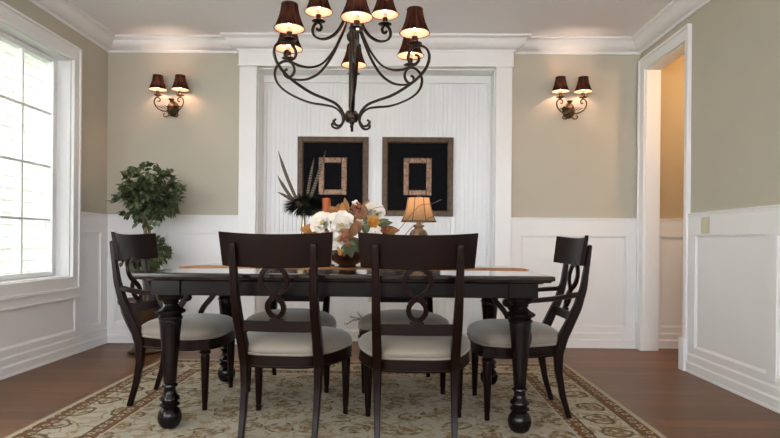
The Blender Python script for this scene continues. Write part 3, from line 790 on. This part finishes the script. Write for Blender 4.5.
# ------------------------------------------------------------------ lights helper
def point(name,loc,power,color=(1,.73,.56),r=.02):
    l=bpy.data.lights.new(name,'POINT'); l.energy=power; l.color=color; l.shadow_soft_size=r
    o=bpy.data.objects.new(name,l); COL.objects.link(o); o.location=loc; return o
point('table_lamp_light',(.126,3.50,ZT+.385),1.7,r=.014)

# ------------------------------------------------------------------ lamp head (shared)
def lamp_head(parent, pos, cup_r, shade_rb, shade_rt, shade_h, gap, metal, power, tilt=0):
    x,y,z=pos
    mb=MB(); mb.lathe([(.006,-.008),(cup_r*.6,-.003),(cup_r,.004),(cup_r*.9,.007),(.012,.004)],c=pos,n=18); mb.build('drip_pan',metal,parent)
    mb=MB(); mb.lathe([(.012,0),(.018,.006),(.015,.014),(.0165,gap*.62),(.012,gap*.62+.002)],c=(x,y,z+.004),n=12); mb.build('candle_cup',metal,parent)
    mb=MB(); mb.lathe([(.012,gap*.6),(.012,gap+.008)],c=(x,y,z+.004),n=12)
    mb.build('candle_sleeve','candle_sleeve',parent)
    mb=MB(); bell(mb,shade_rb,shade_rt,shade_h,gap,n=24,seams=6)
    for a in (0,2*PI/3,4*PI/3): mb.tube([(0,0,gap+.055),(shade_rt*1.2*math.cos(a),shade_rt*1.2*math.sin(a),gap+shade_h*.72)],.0012,4,mi=2)
    mb.xform(Matrix.Translation(pos)@Matrix.Rotation(random.uniform(0,1),4,'Z'))
    mb.build('lamp_shade',['shade','shade_in','shade_trim'],parent,angle=50)
    zb=z+gap+.008
    mb=MB(); mb.lathe([(.006,0),(.009,.006),(.009,.016),(.005,.024),(.001,.029)],c=(x,y,zb),n=10); mb.build('bulb','bulb',parent)
    lights.append(((x,y,zb+.046),power,parent))
lights=[]
# ------------------------------------------------------------------ CHANDELIER
CX,CY=-.273,3.28
cd=empty('chandelier',(CX,CY,.005),0,'large dark iron chandelier with scrolling arms and brown shades above the table','chandelier')
mb=MB(); mb.lathe([(.002,1.565),(.008,1.568),(.011,1.576),(.006,1.586),(.013,1.592),(.008,1.600),(.030,1.600),(.042,1.618),(.043,1.642),(.030,1.662),(.014,1.666),(.018,1.69),(.018,2.06),(.030,2.075),(.034,2.10),(.020,2.12),(.012,2.14),(.012,2.40),(.03,2.41),(.03,2.43),(.008,2.44)],n=20)
mb.build('central_stem','iron',cd)
mb=MB()
mb.lathe([(.008,2.43),(.006,2.44),(.006,2.67),(.02,2.675),(.062,2.685),(.066,2.695)],n=20); mb.build('ceiling_mount','iron',cd)
def rad(path,az): return [(r*math.cos(az),r*math.sin(az),z) for r,z in path]
outer=[(.105,1.603),(.118,1.592),(.112,1.576),(.090,1.568),(.068,1.578),(.052,1.610),(.062,1.652),(.105,1.690),(.17,1.708),(.25,1.724),(.33,1.755),(.41,1.80),(.462,1.85),(.482,1.905),(.470,1.950),(.435,1.976),(.395,1.976),(.365,1.952),(.356,1.918),(.372,1.890),(.400,1.882),(.420,1.899),(.418,1.922),(.400,1.930)]
inner=[(.040,2.20),(.050,2.14),(.080,2.07),(.125,1.985),(.190,1.905),(.26,1.868),(.32,1.862),(.37,1.870),(.405,1.881)]
sec=[(-.0052,-.0078),(.0052,-.0078),(.0052,.0078),(-.0052,.0078)]
for k,azd in enumerate((-82,-26,31,93,167,216.5)):
    az=math.radians(azd)
    mb=MB(); side=(-math.sin(az),math.cos(az),0)
    p=cr(rad(outer,az),6); mb.sweep(p,[(a*1.5,b*.75) for a,b in sec],fixed=side)
    p=cr(rad(inner,az),6); mb.sweep(p,[(a*1.5,b*.7) for a,b in sec],fixed=side)
    arm=mb.build('arm','iron',cd,bevel=.0015,seg=1)
    lamp_head(arm,(.395*math.cos(az),.395*math.sin(az),1.990),.041,.082,.042,.130,.060,'iron',1)
up=[(.015,2.36),(.022,2.30),(.040,2.235),(.075,2.165),(.12,2.122),(.18,2.105),(.235,2.118),(.266,2.150),(.266,2.185),(.245,2.208),(.222,2.205),(.208,2.185),(.214,2.165),(.232,2.163),(.238,2.178)]
for k in range(3):
    az=math.radians(-84+120*k)
    mb=MB(); side=(-math.sin(az),math.cos(az),0)
    mb.sweep(cr(rad(up,az),6),[(a*1.5,b*.75) for a,b in sec],fixed=side)
    arm=mb.build('arm','iron',cd,bevel=.0015,seg=1)
    lamp_head(arm,(.228*math.cos(az),.228*math.sin(az),2.212),.041,.082,.042,.130,.060,'iron',1)
for i,(p,pw,par) in enumerate(lights): point('chandelier_light',(p[0]+CX,p[1]+CY,p[2]+.005),0.8*pw,r=.012)

# ------------------------------------------------------------------ SCONCES
def sconce(x,label):
    s=empty('wall_sconce',(x,YB,2.083),0,label,'wall lamp','pair of two light wall sconces')
    mb=MB(); st=0
    mb.lathe([(.002,.0),(.020,.0),(.050,.004),(.056,.010),(.040,.018),(.036,.03),(.018,.036),(.001,.037)],n=20)
    mb.xform(Matrix.Rotation(PI/2,4,'X')@Matrix.Scale(1.25,4,(0,1,0)))
    st=len(mb.v); mb.lathe([(.001,-.072),(.010,-.066),(.008,-.056),(.022,-.05),(.036,-.025),(.038,.0),(.026,.03),(.012,.045),(.016,.06),(.028,.078),(.020,.076),(.001,.06)],n=14)
    mb.xform(Matrix.Translation((0,-.045,0)),st)
    mb.build('back_plate','sconce',s,angle=50)
    for sx in (-1,1):
        P=[(0,-.05,-.01),(sx*.03,-.062,-.032),(sx*.065,-.078,-.034),(sx*.105,-.095,-.012),(sx*.128,-.10,.03),(sx*.122,-.10,.066),(sx*.098,-.10,.080),(sx*.078,-.10,.064),(sx*.082,-.10,.044),(sx*.098,-.10,.046)]
        P2=[(sx*.01,-.05,-.05),(sx*.03,-.055,-.078),(sx*.055,-.058,-.080),(sx*.064,-.058,-.062),(sx*.05,-.058,-.052)]
        mb=MB(); mb.tube(cr(P,5),.0058,7); mb.tube(cr(P2,5),.005,7)
        L=MB(); 
        for q_ in range(3):
            leaf_mesh(mb,(sx*(.02+.02*q_),-.052-.01*q_,-.02),(sx*.5,-.3,.9-q_*.2),.06,.022,curl=.3,nseg=4)
        arm=mb.build('arm','sconce',s)
        n0=len(lights)
        lamp_head(arm,(sx*.098,-.10,.094),.036,.077,.042,.122,.052,'sconce',1)
        p=lights[-1][0]; point('sconce_light',(p[0]+x,p[1]+YB,p[2]+2.083),1.0,r=.01)
    return s
sconce(-2.01,'two light wall sconce with brown shades, on the window side of the back wall')
sconce(1.492,'two light wall sconce with brown shades, on the doorway side of the back wall')

# ------------------------------------------------------------------ PICTURES
def picture(x,label):
    f=empty('framed_picture',(x,5.25,1.515),0,label,'picture','pair of square framed pictures in the niche')
    mb=MB(); W,H,b=.326,.362,.048
    def fr(mb,W,H,b,y0,y1,bowl=.0):
        mb.box((-W,y1,-H),(-W+b,y0,H)); mb.box((W-b,y1,-H),(W,y0,H)); mb.box((-W+b,y1,-H),(W-b,y0,-H+b)); mb.box((-W+b,y1,H-b),(W-b,y0,H))
    fr(mb,W,H,b,0,-.032); fr(mb,W-b+.001,H-b+.001,.008,0,-.020)
    mb.build('outer_frame','frame_out',f,smooth=False,bevel=.005)
    MB().box((-W+b-.002,-.012,-H+b-.002),(W-b+.002,-.002,H-b+.002)).build('backing','velvet',f,smooth=False)
    mb=MB(); fr(mb,.130,.173,.052,-.012,-.030); mb.build('inner_frame','frame_in',f,smooth=False,bevel=.006)
    MB().box((-.08,-.02,-.123),(.08,-.012,.123)).build('centre_panel','velvet',f,smooth=False)
picture(-.603,'square dark framed picture in the niche, behind the feathers')
picture(.175,'square dark framed picture in the niche, behind the table lamp')

# ------------------------------------------------------------------ TOPIARY
tp=empty('topiary_tree',(-2.05,4.62,0),0,'two ball topiary tree in a brown pot in the corner by the window','plant')
MB().lathe([(.10,0),(.135,.006),(.14,.02),(.10,.045),(.085,.08),(.10,.14),(.15,.24),(.185,.33),(.195,.39),(.21,.40),(.215,.425),(.205,.435),(.185,.43),(.175,.39),(.05,.385)],n=32).build('pot','pot',tp)
MB().lathe([(.178,.385),(.15,.41),(.05,.42),(.001,.42)],n=20).build('moss','soil',tp)
mb=MB()
for k in range(3):
    a0=2*PI*k/3
    mb.tube(cr([(.020*math.cos(a0+z*9),.020*math.sin(a0+z*9),z) for z in [.40+.06*i for i in range(13)]],4),.013,7)
for k in range(7):
    a=k*.9; mb.tube(cr([(0,0,1.02),(.03*math.cos(a),.03*math.sin(a),1.08),(.12*math.cos(a),.12*math.sin(a),1.2+.04*math.sin(k*3))],3),.006,5)
mb.build('trunk','trunk',tp)
def ball(name,c,rx,rz,nclump,nleaf,lsize):
    mb=MB()
    for q_ in range(nclump):
        u=1-2*(q_+.5)/nclump; a=q_*2.39996+random.uniform(-.3,.3); s_=math.sqrt(1-u*u)
        rr=random.uniform(.5,1.04)
        ctr=Vector(c)+Vector((s_*math.cos(a)*rx*rr,s_*math.sin(a)*rx*rr,u*rz*rr))
        outd=Vector((s_*math.cos(a),s_*math.sin(a),u+.25)).normalized()
        for k in range(nleaf):
            d=(outd+Vector((random.gauss(0,.75),random.gauss(0,.75),random.gauss(0,.75)))).normalized()
            b=ctr-outd*.03+Vector((random.gauss(0,.015),random.gauss(0,.015),random.gauss(0,.015)))
            leaf_mesh(mb,b,d,lsize*random.uniform(.75,1.2),lsize*.62,curl=random.uniform(0,.4),nseg=4,up=Vector((random.uniform(-.6,.6),random.uniform(-.6,.6),1)))
    mb.build(name,'foliage',tp,angle=80)
ball('foliage',(0.025,0,1.275),.272,.245,105,13,.056)
ball('foliage',(-.02,0,.80),.200,.160,75,12,.052)

# ------------------------------------------------------------------ small plant in niche
pv=empty('budded_branch_pot',(-.25,4.92,0),0,'low dark pot of pale budded twigs on the floor before the niche','plant')
MB().lathe([(.06,0),(.07,.01),(.075,.12),(.085,.2),(.09,.21),(.08,.21),(.07,.19),(.01,.19)],n=20).build('pot','dark_metal',pv)
for k in range(7):
    a=PI+(-.9+.3*k)*.9; dx=-.12-.03*(k%3)
    mb=MB(); tip=Vector((-.19+.035*k,-.04+.02*(k%3),.20+.015*((k*5)%4)+.05*(k%2)))
    pts=cr([(0,0,.19),(tip.x*.5,tip.y*.5,.25),tuple(tip)],5); mb.tube(pts,.003,5)
    for q_ in range(5,len(pts)):
        c_=pts[q_]+Vector((random.uniform(-.012,.012),random.uniform(-.01,.01),random.uniform(0,.012)))
        mb.lathe([(.001,-.008),(.007,-.003),(.008,.004),(.001,.012)],c=tuple(c_),n=7,mi=1)
    mb.build('branch',['twig','bud'],pv)

# ------------------------------------------------------------------ LIGHT
hl=bpy.data.lights.new('hall_ceiling_light','POINT'); hl.energy=16; hl.color=(1,.62,.30); hl.shadow_soft_size=.08
ho=bpy.data.objects.new('hall_ceiling_light',hl); COL.objects.link(ho); ho.location=(2.95,4.3,2.35)
sun=bpy.data.lights.new('sun','SUN'); sun.energy=2; sun.angle=math.radians(2); sun.color=(1,.97,.9)
so=bpy.data.objects.new('sun',sun); COL.objects.link(so); so.rotation_euler=(0,math.radians(52),math.radians(4)); so.location=(6,0,8)
w=bpy.data.worlds.new('world'); S.world=w; w.use_nodes=True; nt=w.node_tree; nt.nodes.clear()
out=nt.nodes.new('ShaderNodeOutputWorld'); bg=nt.nodes.new('ShaderNodeBackground'); nt.links.new(bg.outputs[0],out.inputs[0])
tc=nt.nodes.new('ShaderNodeTexCoord'); sp=nt.nodes.new('ShaderNodeSeparateXYZ'); nt.links.new(tc.outputs['Generated'],sp.inputs[0])
rp=nt.nodes.new('ShaderNodeValToRGB'); nt.links.new(math_n(nt,'MULTIPLY_ADD',sp.outputs[2],.5,.5),rp.inputs[0])
e=rp.color_ramp.elements; e[0].position=.46; e[0].color=(.98,.96,.94,1); e[1].position=.56; e[1].color=(.92,.95,1,1)
nt.links.new(rp.outputs[0],bg.inputs[0]); bg.inputs[1].default_value=6.5

# ------------------------------------------------------------------ CAMERA
cam=bpy.data.cameras.new('camera'); co=bpy.data.objects.new('camera',cam); COL.objects.link(co)
cam.sensor_width=36; cam.lens=36*570/780; cam.shift_y=22.4/780; cam.clip_start=.05
mat=Matrix.Translation((0,0,.92))@Matrix.Rotation(math.radians(.8),4,'Z')@Matrix.Rotation(PI/2,4,'X')@Matrix.Rotation(math.radians(.48),4,'Z')
co.matrix_world=mat
S.camera=co
S.view_settings.view_transform='Standard'; S.view_settings.look='None'; S.view_settings.gamma=1; S.view_settings.exposure=1.0
